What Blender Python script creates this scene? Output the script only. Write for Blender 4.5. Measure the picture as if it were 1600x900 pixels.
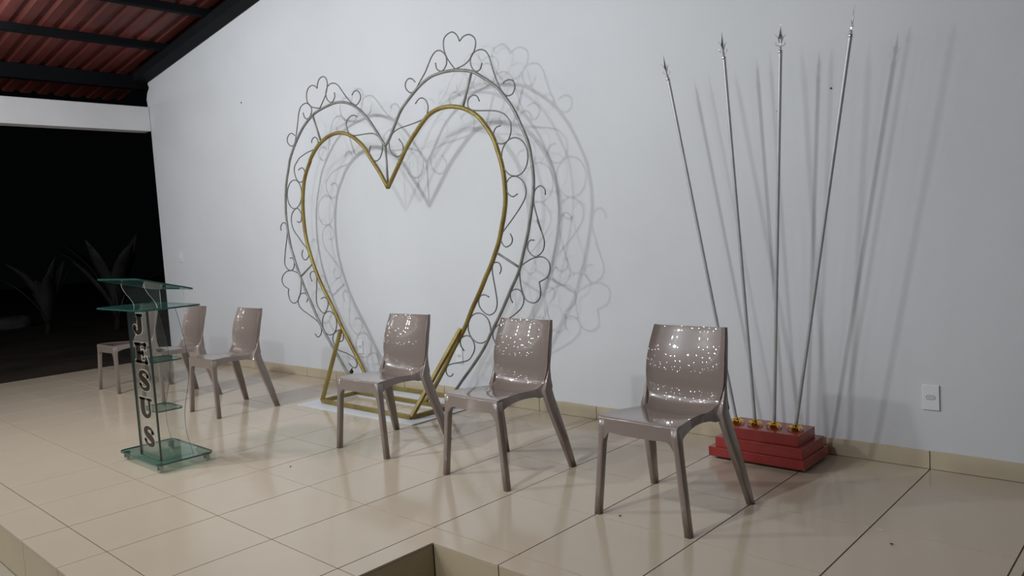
import bpy, bmesh, math, random
from mathutils import Vector, Matrix

for o in list(bpy.data.objects):
    bpy.data.objects.remove(o, do_unlink=True)

K = 0.87          # survey units (0.6 per floor tile) to metres
SC = bpy.context.scene
COL = SC.collection
PI = math.pi

# ------------------------------------------------------------------ camera
YAW, PITCH, ROLL = -0.7507, 0.0709, -0.0618
fw = Vector((math.sin(YAW)*math.cos(PITCH), math.cos(YAW)*math.cos(PITCH), -math.sin(PITCH)))
rt0 = Vector((math.cos(YAW), -math.sin(YAW), 0)); up0 = rt0.cross(fw)
rt = math.cos(ROLL)*rt0 + math.sin(ROLL)*up0
up = -math.sin(ROLL)*rt0 + math.cos(ROLL)*up0
cd = bpy.data.cameras.new('camera'); cam = bpy.data.objects.new('camera', cd); COL.objects.link(cam)
m = Matrix((rt, up, -fw)).transposed().to_4x4()
m.translation = Vector((1.224, -4.326, 1.513))*K
cam.matrix_world = m
cd.sensor_width = 36; cd.lens = 1187.8/1600*36; cd.clip_start = 0.02; cd.clip_end = 300
SC.camera = cam

# ------------------------------------------------------------------ world and lamps
w = bpy.data.worlds.new('night_sky'); SC.world = w; w.use_nodes = True
bg = w.node_tree.nodes['Background']
bg.inputs[0].default_value = (0.0030, 0.0036, 0.0042, 1); bg.inputs[1].default_value = 0.15

SC.view_settings.view_transform = 'Standard'
SC.view_settings.look = 'None'
SC.view_settings.gamma = 1
SC.view_settings.use_curve_mapping = False
SC.view_settings.exposure = 0.97

def lamp(x, y, z, power, r=0.05, col=(0.93, 0.97, 1.0)):
    ld = bpy.data.lights.new('hall_lamp', 'POINT'); ld.energy = power; ld.shadow_soft_size = r; ld.color = col
    o = bpy.data.objects.new('hall_lamp', ld); COL.objects.link(o); o.location = Vector((x, y, z))*K
    return o
def flood(x, y, z, tx, ty, tz, power, r, ang=110):
    """shaded ceiling lamp that throws its light downwards and towards the stage"""
    ld = bpy.data.lights.new('hall_flood', 'SPOT'); ld.energy = power; ld.shadow_soft_size = r; ld.color = (0.93, 0.97, 1.0)
    ld.spot_size = math.radians(ang); ld.spot_blend = 1.0
    o = bpy.data.objects.new('hall_flood', ld); COL.objects.link(o); o.location = Vector((x, y, z))*K
    o.rotation_euler = (Vector((tx, ty, tz))-Vector((x, y, z))).to_track_quat('-Z', 'Y').to_euler()
flood(-1.75, -4.3, 4.25, -2.8, 0.4, 0.9, 95, 0.06, 125)
flood(-5.9, -4.7, 4.3, -5.6, 0.4, 0.8, 185, 0.10, 130)
flood(-4.1, -7.2, 4.4, -3.8, 0.4, 1.2, 115, 0.12, 110)
lamp(-8.6, -2.15, 4.10, 7, 0.03)
rl = random.Random(4)
for i in range(9):                       # rows of small bulbs over the near seats
    for j in range(6):
        x = -11.0 + i*1.2 + rl.uniform(-.5, .5)
        lamp(x, -2.9 - j*1.2 + rl.uniform(-.5, .5), min(3.75 + rl.uniform(-.25, .3), 4.04+.11*(x+10.3)-.2), 3.8, 0.038)
for i in range(9):                       # and on towards the far end of the long hall
    for j in range(6):
        x = -19.0 + i*2.8 + rl.uniform(-.7, .7)
        lamp(x, -10.6 - j*2.7 + rl.uniform(-.7, .7), 3.5 + rl.uniform(-.3, .3), 5.0, 0.055)

# ------------------------------------------------------------------ materials
def mat(name, col, rough=0.5, metal=0.0, var=0.0, scale=8.0, bump=0.0, bscale=60.0, coat=0.0, col2=None, detail=4.0, spec=0.5, rvar=0.0):
    m = bpy.data.materials.new(name); m.use_nodes = True
    nt = m.node_tree; b = nt.nodes['Principled BSDF']
    b.inputs['Base Color'].default_value = (*col, 1); b.inputs['Roughness'].default_value = rough
    b.inputs['Metallic'].default_value = metal; b.inputs['Coat Weight'].default_value = coat
    b.inputs['Coat Roughness'].default_value = 0.02
    b.inputs['Specular IOR Level'].default_value = spec
    tc = nt.nodes.new('ShaderNodeTexCoord')
    if var > 0 or col2:
        n = nt.nodes.new('ShaderNodeTexNoise'); n.inputs['Scale'].default_value = scale; n.inputs['Detail'].default_value = detail
        nt.links.new(tc.outputs['Object'], n.inputs['Vector'])
        r = nt.nodes.new('ShaderNodeValToRGB')
        a = col2 if col2 else tuple(c*(1-var) for c in col)
        c = col if col2 else tuple(min(1, c*(1+var)) for c in col)
        r.color_ramp.elements[0].position = 0.35; r.color_ramp.elements[1].position = 0.65
        r.color_ramp.elements[0].color = (*a, 1); r.color_ramp.elements[1].color = (*c, 1)
        nt.links.new(n.outputs['Fac'], r.inputs[0]); nt.links.new(r.outputs[0], b.inputs['Base Color'])
        if rvar:
            mr = nt.nodes.new('ShaderNodeMapRange'); mr.inputs[3].default_value = rough-rvar; mr.inputs[4].default_value = rough+rvar
            nt.links.new(n.outputs['Fac'], mr.inputs[0]); nt.links.new(mr.outputs[0], b.inputs['Roughness'])
    if bump > 0:
        n2 = nt.nodes.new('ShaderNodeTexNoise'); n2.inputs['Scale'].default_value = bscale; n2.inputs['Detail'].default_value = 3
        nt.links.new(tc.outputs['Object'], n2.inputs['Vector'])
        bu = nt.nodes.new('ShaderNodeBump'); bu.inputs['Strength'].default_value = bump; bu.inputs['Distance'].default_value = 0.01
        nt.links.new(n2.outputs['Fac'], bu.inputs['Height']); nt.links.new(bu.outputs[0], b.inputs['Normal'])
    return m

def glass(name, tint, gloss=(1, 1, 1), rough=0.02, boost=0.0, opac=0.0, body=(0.3, 0.4, 0.38)):
    m = bpy.data.materials.new(name); m.use_nodes = True; nt = m.node_tree
    out = nt.nodes['Material Output']; nt.nodes.remove(nt.nodes['Principled BSDF'])
    t = nt.nodes.new('ShaderNodeBsdfTransparent'); t.inputs[0].default_value = (*tint, 1)
    g = nt.nodes.new('ShaderNodeBsdfGlossy'); g.inputs['Color'].default_value = (*gloss, 1); g.inputs['Roughness'].default_value = rough
    d = nt.nodes.new('ShaderNodeBsdfDiffuse'); d.inputs[0].default_value = (*body, 1)
    f0 = nt.nodes.new('ShaderNodeLayerWeight'); f0.inputs['Blend'].default_value = 0.5
    f1 = nt.nodes.new('ShaderNodeMath'); f1.operation = 'POWER'; f1.inputs[1].default_value = 4.0
    f = nt.nodes.new('ShaderNodeMath'); f.operation = 'MULTIPLY_ADD'; f.inputs[1].default_value = 0.5; f.inputs[2].default_value = 0.03
    nt.links.new(f0.outputs['Facing'], f1.inputs[0]); nt.links.new(f1.outputs[0], f.inputs[0])
    a = nt.nodes.new('ShaderNodeMath'); a.operation = 'ADD'; a.inputs[1].default_value = boost; a.use_clamp = True
    nt.links.new(f.outputs[0], a.inputs[0])
    m0 = nt.nodes.new('ShaderNodeMixShader'); m0.inputs[0].default_value = opac
    nt.links.new(t.outputs[0], m0.inputs[1]); nt.links.new(d.outputs[0], m0.inputs[2])
    m1 = nt.nodes.new('ShaderNodeMixShader'); nt.links.new(a.outputs[0], m1.inputs[0])
    nt.links.new(m0.outputs[0], m1.inputs[1]); nt.links.new(g.outputs[0], m1.inputs[2]); nt.links.new(m1.outputs[0], out.inputs[0])
    return m

M = {}
M['wall'] = mat('wall_paint', (0.60, 0.615, 0.635), 0.75, var=0.035, scale=0.9, bump=0.12, bscale=25, detail=6)
M['tile'] = mat('glazed_tile', (0.55, 0.462, 0.355), 0.13, var=0.03, scale=1.6, bump=0.012, bscale=5, spec=0.55, rvar=0.03)
M['tile_side'] = mat('riser_tile', (0.48, 0.40, 0.27), 0.25, var=0.04, scale=2)
M['base_tile'] = mat('skirting_tile', (0.50, 0.43, 0.31), 0.3, var=0.05, scale=3)
M['grout'] = mat('grout', (0.10, 0.075, 0.045), 0.9, var=0.2, scale=6)
M['hall_tile'] = mat('hall_floor_tile', (0.36, 0.32, 0.25), 0.2, var=0.05, scale=1.5)
M['chair'] = mat('taupe_plastic', (0.215, 0.170, 0.147), 0.28, coat=1.0)
M['gold_paint'] = mat('gold_paint', (0.29, 0.235, 0.055), 0.42, metal=0.3, col2=(0.21, 0.13, 0.03), scale=7, bump=0.3, bscale=120)
M['bare_steel'] = mat('grey_steel', (0.29, 0.29, 0.275), 0.48, metal=0.4, col2=(0.20, 0.20, 0.185), scale=12, bump=0.3, bscale=110)
M['scroll_steel'] = mat('scroll_steel', (0.17, 0.17, 0.165), 0.5, metal=0.5, var=0.15, scale=10)
M['tape'] = mat('black_tape', (0.012, 0.012, 0.013), 0.6)
M['mat_white'] = mat('white_board', (0.66, 0.67, 0.70), 0.35, var=0.03, scale=4)
M['silver'] = mat('silver_paint', (0.46, 0.47, 0.48), 0.38, metal=0.3, var=0.08, scale=9)
M['chrome'] = mat('chrome', (0.88, 0.90, 0.92), 0.17, metal=0.85)
M['red'] = mat('red_lacquer', (0.32, 0.028, 0.024), 0.25, var=0.08, scale=4, coat=0.25)
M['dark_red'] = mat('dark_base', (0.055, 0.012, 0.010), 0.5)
M['gold'] = mat('polished_gold', (0.95, 0.60, 0.10), 0.16, metal=1.0)
M['glass_face'] = glass('green_glass', (0.84, 0.93, 0.91), boost=0.02, opac=0.05, body=(0.22, 0.42, 0.38))
M['glass_top'] = glass('green_glass_shelf', (0.76, 0.89, 0.86), boost=0.03, opac=0.07, body=(0.16, 0.36, 0.32))
M['glass_clear'] = glass('clear_acrylic', (0.975, 0.99, 0.985), boost=0.0, opac=0.01, body=(0.5, 0.6, 0.57))
M['acrylic_dark'] = glass('acrylic_edge', (0.35, 0.45, 0.42), boost=0.25, opac=0.25, body=(0.10, 0.14, 0.13), rough=0.08)
M['edge_green'] = mat('glass_edge', (0.022, 0.080, 0.068), 0.15, spec=0.7)
M['edge_dark'] = mat('acrylic_edge_dark', (0.035, 0.05, 0.047), 0.15, spec=0.7)
M['edge_pale'] = mat('acrylic_edge_pale', (0.50, 0.56, 0.54), 0.15, spec=0.7)
M['letter'] = mat('letter_brown', (0.020, 0.013, 0.007), 0.35, spec=0.3)
M['letter_rim'] = mat('letter_rim', (0.55, 0.55, 0.48), 0.3, metal=0.3)
M['plate'] = mat('white_plastic', (0.70, 0.72, 0.74), 0.35)
M['slot'] = mat('dark_slot', (0.02, 0.02, 0.02), 0.6)
M['speck'] = mat('dark_speck', (0.02, 0.015, 0.01), 0.8)
M['roof'] = mat('red_roof_sheet', (0.125, 0.028, 0.022), 0.5, var=0.25, scale=1.2, metal=0.1)
M['roof_steel'] = mat('black_steel', (0.005, 0.0057, 0.007), 0.7, var=0.2, scale=2, spec=0.12)
M['beam'] = mat('beam_paint', (0.68, 0.68, 0.695), 0.8, var=0.04, scale=2, bump=0.15, bscale=18)
M['soil'] = mat('soil', (0.10, 0.074, 0.054), 0.95, col2=(0.045, 0.034, 0.024), scale=1.1, detail=8, bump=0.8, bscale=6)
M['leaf'] = mat('leaf', (0.075, 0.08, 0.07), 0.5, var=0.3, scale=3)
M['stem'] = mat('stem', (0.04, 0.032, 0.024), 0.8, var=0.3, scale=6)
M['stone'] = mat('pale_rubble', (0.11, 0.11, 0.11), 0.9, var=0.3, scale=4, bump=0.5, bscale=8)

# ------------------------------------------------------------------ helpers
def link(name, me, parent=None):
    o = bpy.data.objects.new(name, me); COL.objects.link(o)
    if parent is not None: o.parent = parent
    return o
def meshobj(name, V, F, mats, parent=None, smooth=False, fm=None, bevel=0, seg=2, angle=40):
    me = bpy.data.meshes.new(name); me.from_pydata([tuple(v) for v in V], [], F)
    mats = mats if isinstance(mats, (list, tuple)) else [mats]
    for a in mats: me.materials.append(a)
    bm = bmesh.new(); bm.from_mesh(me)
    if fm is None: bmesh.ops.recalc_face_normals(bm, faces=bm.faces)
    bm.to_mesh(me); bm.free()
    if fm is not None:
        for p, k in zip(me.polygons, fm): p.material_index = k
    if smooth:
        me.shade_smooth()
        for p_ in me.polygons:
            if len(p_.vertices) > 6: p_.use_smooth = False
    o = link(name, me, parent)
    if bevel:
        b = o.modifiers.new('bevel', 'BEVEL'); b.width = bevel; b.segments = seg; b.limit_method = 'ANGLE'; b.angle_limit = math.radians(angle)
        me.shade_smooth()
        b.harden_normals = True
    return o
def empty(name, loc, label, cat, group=None, rz=0):
    o = bpy.data.objects.new(name, None); COL.objects.link(o); o.location = loc; o.rotation_euler = (0, 0, rz)
    o.empty_display_size = 0.1
    return tag(o, label, cat, group)
def tag(o, label, cat, group=None):
    o['label'] = label; o['category'] = cat
    if group: o['group'] = group
    return o
def box(x0, x1, y0, y1, z0, z1):
    V = [(x, y, z) for z in (z0, z1) for x, y in ((x0, y0), (x1, y0), (x1, y1), (x0, y1))]
    F = [(3, 2, 1, 0), (4, 5, 6, 7), (0, 1, 5, 4), (1, 2, 6, 5), (2, 3, 7, 6), (3, 0, 4, 7)]
    return V, F
def join(*parts):
    V, F = [], []
    for v, f in parts:
        n = len(V); V += list(v); F += [tuple(i+n for i in q) for q in f]
    return V, F
def sc(vf, k=K):
    v, f = vf
    return [(a*k, b*k, c*k) for a, b, c in v], f
def prism(pts, lo, hi, axis='z'):
    """polygon pts (2D) extruded along axis between lo and hi"""
    n = len(pts)
    def P(a, b, h): return {'z': (a, b, h), 'y': (a, h, b), 'x': (h, a, b)}[axis]
    V = [P(a, b, lo) for a, b in pts] + [P(a, b, hi) for a, b in pts]
    F = [tuple(range(n-1, -1, -1)), tuple(range(n, 2*n))] + [(i, (i+1) % n, n+(i+1) % n, n+i) for i in range(n)]
    return V, F
def catmull(pts, sub=5, closed=False):
    P = [Vector(p) for p in pts]; n = len(P); out = []
    rng = range(n) if closed else range(n-1)
    for i in rng:
        p1, p2 = P[i], P[(i+1) % n]
        p0 = P[i-1] if (i > 0 or closed) else p1*2-p2
        p3 = P[(i+2) % n] if (i+2 < n or closed) else p2*2-p1
        for k in range(sub):
            t = k/sub
            out.append(0.5*((2*p1)+(p2-p0)*t+(2*p0-5*p1+4*p2-p3)*t*t+(3*p1-p0-3*p2+p3)*t**3))
    if not closed: out.append(P[-1])
    return out
def tube(pts, r, n=8, closed=False, square=False, caps=True):
    """sweep of a circle (or square) along 3D pts"""
    P = [Vector(p) for p in pts]; N = len(P); V, F = [], []
    ref = Vector((0, 1, 0))
    rr = r if isinstance(r, (list, tuple)) else [r]*N
    if square: n = 4
    for i in range(N):
        a = P[i-1] if (i > 0 or closed) else P[i]
        b = P[(i+1) % N] if (i < N-1 or closed) else P[i]
        t = (b-a).normalized()
        rf = ref if abs(t.dot(ref)) < 0.9 else Vector((1, 0, 0))
        u = t.cross(rf).normalized(); v = u.cross(t).normalized()
        for k in range(n):
            th = 2*PI*k/n + (PI/4 if square else 0)
            q = rr[i]*(math.sqrt(2) if square else 1)
            V.append(P[i]+u*math.cos(th)*q+v*math.sin(th)*q)
    for i in range(N if closed else N-1):
        j = (i+1) % N
        for k in range(n): F.append((i*n+k, i*n+(k+1) % n, j*n+(k+1) % n, j*n+k))
    if caps and not closed:
        F.append(tuple(range(n-1, -1, -1))); F.append(tuple((N-1)*n+k for k in range(n)))
    return V, F
def lathe(prof, n=16, c=(0, 0, 0)):
    V, F = [], []
    for r, z in prof:
        for k in range(n):
            a = 2*PI*k/n; V.append((c[0]+r*math.cos(a), c[1]+r*math.sin(a), c[2]+z))
    for i in range(len(prof)-1):
        for k in range(n): F.append((i*n+k, i*n+(k+1) % n, (i+1)*n+(k+1) % n, (i+1)*n+k))
    F.append(tuple(range(n-1, -1, -1))); F.append(tuple((len(prof)-1)*n+k for k in range(n)))
    return V, F
def struct(o):
    o['kind'] = 'structure'; return o

# ------------------------------------------------------------------ setting
T = 0.6
# wall (roof line rises to the right)
XL, XR = -10.316, 5.2
def roofz(x): return 4.04 + 0.11*(x+10.3)
wp = [(XL, -0.35), (XR, -0.35), (XR, roofz(XR)+.02), (-10.24, roofz(-10.24)+.02), (-10.285, 4.03), (-10.25, 3.97), (-10.33, 3.90), (-10.37, 3.82), (-10.35, 3.70), (-10.36, 3.56), (XL, 3.35)]
wall = struct(meshobj('wall_back', *sc(prism(wp, 0.464, 0.70, 'y')), M['wall']))
# roof
ceil = struct(empty('ceiling', Vector((0, 0, 0)), '', '')); del ceil['label']; del ceil['category']
# (each ribbed sheet is 0.9 m wide and runs with the slope)
def sheet_mesh():
    xs = [-11.9, -9.2, -7.0, -4.0, 0.0, 4.0, 7.5]
    prof = []; p = 0.23; nb = 4; h = 0.038
    for k in range(nb):
        y = k*p; prof += [(y, 0), (y+.115, 0), (y+.150, h), (y+.195, h)]
    prof.append((nb*p, 0))
    V = [(x, y, roofz(x)+0.20+z) for x in xs for y, z in prof]; n = len(prof)
    F = [(i*n+k, i*n+k+1, (i+1)*n+k+1, (i+1)*n+k) for i in range(len(xs)-1) for k in range(n-1)]
    V, F = sc((V, F))
    me = bpy.data.meshes.new('roof_sheet'); me.from_pydata(V, [], F); me.materials.append(M['roof']); return me
sm = sheet_mesh()
for k in range(30):
    o = link('roof_sheet', sm, ceil); o.location = (0, (0.64-0.92*(k+1)+0.004*k)*K, 0.003*(k % 2))
for x, wd, d in ((-10.64, 0.09, 0.20), (-9.245, 0.08, 0.095), (-7.95, 0.08, 0.095), (-6.6, .08, .095), (-5.25, .08, .095), (-3.9, .08, .095), (-2.55, .08, .095), (-1.2, .08, .095), (0.15, .08, .095), (1.5, .08, .095), (2.85, .08, .095), (4.2, .08, .095), (5.55, .08, .095)):
    z = roofz(x)
    V, F = box(x-wd/2, x+wd/2, -26.5, 0.85 if x < -10.3 else 0.46, z+.205-d, z+0.206)
    V = [(a, b, c+(a-x)*0.11) for a, b, c in V]
    meshobj('purlin', *sc((V, F)), M['roof_steel'], ceil, bevel=0.008)
for y in (0.36, -4.9, -9.6, -14.6, -19.6, -24.6):
    V, F = prism([(-10.28, roofz(-10.28)+.12), (-10.28, roofz(-10.28)), (XR+2, roofz(XR+2)), (XR+2, roofz(XR+2)+.12)], y-0.10, y+0.10, 'y')
    meshobj('rafter', *sc((V, F)), M['roof_steel'], ceil, bevel=0.008)
# eaves beam
beam = struct(meshobj('trim_1', *sc(box(-10.52, -10.30, -26.5, 0.463, 3.345, 3.70)), M['beam'], bevel=0.012))
# stage floor: slab with recessed joints plus one object per tile
def inside(rects, a, b): return [r for r in rects if r[0] < b[0] and r[1] > a[0] and r[2] < b[1] and r[3] > a[1]]
slabp = [(-10.25, 0.463), (-10.25, -3.22), (-1.665, -3.22), (-1.665, -1.925), (0.635, -1.925), (0.635, 0.463)]
floor = struct(meshobj('floor', *sc(prism(slabp, -0.30, -0.004)), M['grout']))
cache = {}
TH = 0.012
def tile_piece(poly, z1=0.0, zt=TH, mt='tile', parent=floor, name='floor_tile'):
    x0 = min(p[0] for p in poly); y0 = min(p[1] for p in poly)
    key = (tuple((round(a-x0, 4), round(b-y0, 4)) for a, b in poly), zt, mt)
    if key not in cache:
        g = 0.0030
        V, F = prism([(a-x0, b-y0) for a, b in poly], -zt, 0.0)
        o = meshobj(name, *sc((V, F)), M[mt], parent, bevel=0.0012, seg=1)
        cache[key] = o
    else:
        s = cache[key]; o = s.copy(); COL.objects.link(o); o.parent = parent
    o.location = (x0*K, y0*K, z1*K)
    return o
g = 0.0028
xs = [-10.25] + [i*T for i in range(-17, 2)] + [0.642]
ys = [0.452, 0.0, -0.6, -1.2, -1.8, -2.4, -3.0, -3.235]
rj = random.Random(2)
for i in range(len(xs)-1):
    for j in range(len(ys)-1):
        x0, x1, y1, y0 = xs[i], xs[i+1], ys[j], ys[j+1]
        x0g, x1g = x0+(g if i else 0), x1-(g if i < len(xs)-2 else 0)
        y0g, y1g = y0+(g if j < len(ys)-2 else 0), y1-(g if j else 0)
        if y0 >= -1.81:
            poly = [(x0g, y0g), (x1g, y0g), (x1g, y1g), (x0g, y1g)]
        elif y1 > -1.93:                       # row cut by the recess
            if x1 <= -1.79: poly = [(x0g, y0g), (x1g, y0g), (x1g, y1g), (x0g, y1g)]
            elif x0 >= -1.25: poly = [(x0g, -1.937), (x1g, -1.937), (x1g, y1g), (x0g, y1g)]
            else: poly = [(x0g, y0g), (-1.652, y0g), (-1.652, -1.937), (x1g, -1.937), (x1g, y1g), (x0g, y1g)]
        else:
            if x1 <= -1.79: poly = [(x0g, y0g), (x1g, y0g), (x1g, y1g), (x0g, y1g)]
            elif x0 < -1.7: poly = [(x0g, y0g), (-1.652, y0g), (-1.652, y1g), (x0g, y1g)]
            else: continue
        tile_piece(poly, rj.uniform(-.0003, .0003))
# riser tiles round the stage edge
ris = struct(empty('trim_2', Vector((0, 0, 0)), '', '')); del ris['label']; del ris['category']
RB = -0.262
def riser(a, b, side):
    (x0, y0), (x1, y1) = a, b
    if side == 'y': V, F = box(x0+g, x1-g, y0-0.010, y0, RB, -TH-0.001)
    else: V, F = box(x0, x0+0.010, y0+g, y1-g, RB, -TH-0.001)
    return meshobj('riser_tile', *sc((V, F)), M['tile_side'], ris, bevel=0.0012, seg=1)
for i in range(len(xs)-1):
    if xs[i+1] <= -1.79: riser((xs[i], -3.222), (xs[i+1], 0), 'y')
riser((-1.8, -3.222), (-1.656, 0), 'y')
riser((-1.652, -1.927), (-1.2, 0), 'y'); riser((-1.2, -1.927), (-0.6, 0), 'y'); riser((-0.6, -1.927), (0, 0), 'y'); riser((0, -1.927), (0.638, 0), 'y')
for a, b in ((-3.22, -3.0), (-3.0, -2.4), (-2.4, -1.937)): riser((-1.662, a), (0, b), 'x')
for a, b in ((-1.93, -1.8), (-1.8, -1.2), (-1.2, -.6), (-.6, 0), (0, .452)): riser((0.636, a), (0, b), 'x')
# skirting: one piece per tile
bb = struct(empty('baseboard_back', Vector((0, 0, 0)), '', '')); del bb['label']; del bb['category']
for i in range(-18, 9):
    x0, x1 = max(i*T, -10.30)+.003, (i+1)*T-.003
    if x1 < -10.2: continue
    n = 6; h = [0.106+rj.uniform(-.003, .003) for _ in range(n+1)]
    poly = [(x0, 0.001), (x1, 0.001)] + [(x1-(x1-x0)*k/n, h[k]) for k in range(n+1)]
    meshobj('skirting_tile', *sc(prism(poly, 0.452, 0.466, 'y')), M['base_tile'], bb, bevel=0.001, seg=1)
# hall floor below the stage, in tiles near the stage
hall = struct(meshobj('floor_hall', *sc(box(-10.25, 6.5, -27.0, 0.44, -0.34, -0.268)), M['hall_tile']))
hall_l = [(x, y) for x in range(-9, 1) for y in (0, 1, 2)]
for k in range(14):
    for j in range(3):
        x0 = -6.6+k*T; y1 = -3.232-j*T if x0 < -1.7 else -1.937-j*T
        tile_piece([(x0+g, y1-T+g), (x0+T-g, y1-T+g), (x0+T-g, y1-g), (x0+g, y1-g)], -0.256, TH, 'hall_tile', hall, 'hall_tile') if (x0 < -2.3 or x0 > -1.65) else None
# dark ground outside
rg = random.Random(8)
NX, NY = 40, 34
V, F = [], []
for i in range(NX+1):
    for j in range(NY+1):
        x = -10.3 - 60*(i/NX)**1.9; y = -30+70*j/NY
        V.append((x*K, y*K, (-0.36+(rg.uniform(-.05, .05) if i > 0 else 0)*min(1.5, .4+i/14)-0.02*(i > 0))*K))
for i in range(NX):
    for j in range(NY):
        a = i*(NY+1)+j; F.append((a, a+1, a+NY+2, a+NY+1))
ground = struct(meshobj('ground', V, F, M['soil'], smooth=True))

# ------------------------------------------------------------------ chairs
PR = [(-.2520, .4450, .2065, .000), (-.2500, .4580, .2075, .001), (-.2400, .4655, .2085, .002), (-.205, .4680, .2060, .006), (-.13, .4680, .1920, .012), (-.05, .4640, .1740, .016),
      (.015, .4590, .1655, .018), (.065, .4560, .1660, .022), (.104, .4640, .1720, .024), (.130, .4860, .1850, .024), (.143, .5250, .2010, .022),
      (.150, .5800, .2110, .023), (.158, .6420, .2120, .026), (.174, .7080, .2080, .029), (.193, .7650, .2020, .031), (.216, .8270, .1935, .031)]
# outer edge of the side wall, matched to PR row by row
QR = [(-.2520, .33, .209), (-.2420, .34, .209), (-.2300, .372, .209), (-.207, .408, .2075), (-.13, .424, .195), (-.05, .425, .178), (.015, .422, .172), (.062, .419, .182), (.100, .412, .200),
      (.160, .450, .2220), (.1640, .510, .2180), (.1650, .575, .2160), (.181, .648, .2145), (.196, .708, .2095), (.213, .763, .2035), (.2290, .8260, .1955)]
def chair_shell():
    rows = []
    P = catmull([Vector((a, b, c)) for a, b, c, d in PR], 5)
    D = []
    for i in range(len(PR)-1):
        for k in range(5): D.append(PR[i][3]*(1-k/5)+PR[i+1][3]*k/5)
    D.append(PR[-1][3])
    n = len(P)
    for i in range(n):
        a = P[max(i-1, 0)]; b = P[min(i+1, n-1)]
        ty, tz = b.x-a.x, b.y-a.y; L = math.hypot(ty, tz); ny, nz = -tz/L, ty/L      # upper / front side normal
        rows.append((P[i].x, P[i].y, P[i].z, D[i], ny, nz))
    return rows
ROWS = chair_shell()
def shell_part(r0, r1, th=0.009, close_front=False):
    NC = 20; V, F = [], []
    R = ROWS[r0:r1]; n = len(R)
    for side in (0, 1):
        for (y, z, hw, dc, ny, nz) in R:
            for k in range(NC+1):
                t = -1+2*k/NC
                c = 1-abs(t)**2.3
                off = -dc*c + (0.006*max(0, (abs(t)-.90)/.10) if z > .5 else 0)
                off -= th*side
                x = hw*t*(1-0.01*side)
                zz = z + (0.006*(1-t*t) if z > .82 else 0)
                V.append((x, y+ny*off, zz+nz*off))
    m = NC+1; S = n*m
    for i in range(n-1):
        for k in range(NC):
            a = i*m+k; F.append((a, a+1, a+m+1, a+m)); F.append((S+a, S+a+m, S+a+m+1, S+a+1))
        F.append((i*m, (i+1)*m, S+(i+1)*m, S+i*m)); F.append((i*m+NC, S+i*m+NC, S+(i+1)*m+NC, (i+1)*m+NC))
    for k in range(NC):
        F.append((k, S+k, S+k+1, k+1)); a = (n-1)*m+k; F.append((a, a+1, S+a+1, S+a))
    return V, F
def side_wall(r0, r1):
    """vertical band outside the shell: side apron below the seat, narrow flange beside the backrest"""
    Q = catmull([Vector(q) for q in QR], 5); parts = []
    for s in (-1, 1):
        V, F = [], []; n = 0
        for i in range(r0, r1):
            y, z, hw, dc, ny, nz = ROWS[i]; q = Q[i]
            xo = hw+.0025; d = math.hypot(q.x-y, q.y-z)
            for k in range(7):                       # rim to outer edge on the outside, back on the inside
                t = k/6; yy = y+(q.x-y)*t; zz = z+(q.y-z)*t
                V.append((s*(hw+(q.z+.001-hw)*t**.8), yy, zz))
            for k in range(6, -1, -1):
                t = k/6; yy = y+(q.x-y)*t; zz = z+(q.y-z)*t
                V.append((s*(hw+(q.z+.001-hw)*t**.8-.011), yy, zz-(.003 if k == 0 else 0)))
            n += 1
        for i in range(n-1):
            for k in range(14): F.append((i*14+k, i*14+(k+1) % 14, (i+1)*14+(k+1) % 14, (i+1)*14+k))
        F.append(tuple(range(14))); F.append(tuple((n-1)*14+13-k for k in range(14)))
        parts.append((V, F))
    return join(*parts)
def aprons():
    NF = 32; V, F = [], []
    for k in range(NF+1):
        x = -.206+.412*k/NF; e = .184-abs(x)
        drop = .055*(1-math.sqrt(max(0, 1-(1-max(e, 0)/.045)**2))) if 0 <= e < .045 else (.055 if e < 0 else 0)
        top = .4560-.010*(1-(x/.206)**2)*.5; bot = .4005-.010*(1-(x/.206)**2)-drop
        yf = -.2520
        for (yy, zz) in ((yf, top), (yf, bot), (yf+.014, bot), (yf+.014, top)): V.append((x, yy, zz))
    for k in range(NF):
        for q in range(4): F.append((k*4+q, k*4+(q+1) % 4, (k+1)*4+(q+1) % 4, (k+1)*4+q))
    F += [(0, 1, 2, 3), (NF*4+3, NF*4+2, NF*4+1, NF*4)]
    return join((V, F), box(-.200, .200, .112, .126, .412, .440))
def loft(secs, rr=0.006):
    """secs: (x0,x1,y0,y1,z) rounded rectangles from top to bottom"""
    V, F = [], []; n = 12
    for x0, x1, y0, y1, z in secs:
        r = min(rr, (x1-x0)*.45, (y1-y0)*.45)
        for cx, cy, a0 in ((x1-r, y1-r, 0), (x0+r, y1-r, 90), (x0+r, y0+r, 180), (x1-r, y0+r, 270)):
            for q in (0, 45, 90):
                a = math.radians(a0+q); V.append((cx+r*math.cos(a), cy+r*math.sin(a), z))
    for i in range(len(secs)-1):
        for k in range(n): F.append((i*n+k, i*n+(k+1) % n, (i+1)*n+(k+1) % n, (i+1)*n+k))
    F.append(tuple(range(n))); F.append(tuple((len(secs)-1)*n+k for k in range(n-1, -1, -1)))
    return V, F
def mir(secs, s): return [(x0, x1, a, b, z) if s > 0 else (-x1, -x0, a, b, z) for x0, x1, a, b, z in secs]
FRONT = [(.170, .2092, -.2523, -.210, .456), (.174, .2110, -.2526, -.212, .40), (.187, .2180, -.2542, -.2180, .34), (.2050, .2365, -.2585, -.2250, .17), (.2230, .2550, -.2635, -.2310, 0)]
REAR = [(.2075, .2145, .157, .1655, .600), (.2060, .2168, .153, .1640, .560), (.2000, .2190, .128, .1635, .50), (.1920, .2230, .104, .1660, .45), (.1940, .2290, .111, .1740, .405),
        (.2050, .2380, .130, .1960, .33), (.2270, .2590, .180, .2350, .17), (.2490, .2775, .2320, .2720, 0)]
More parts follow.
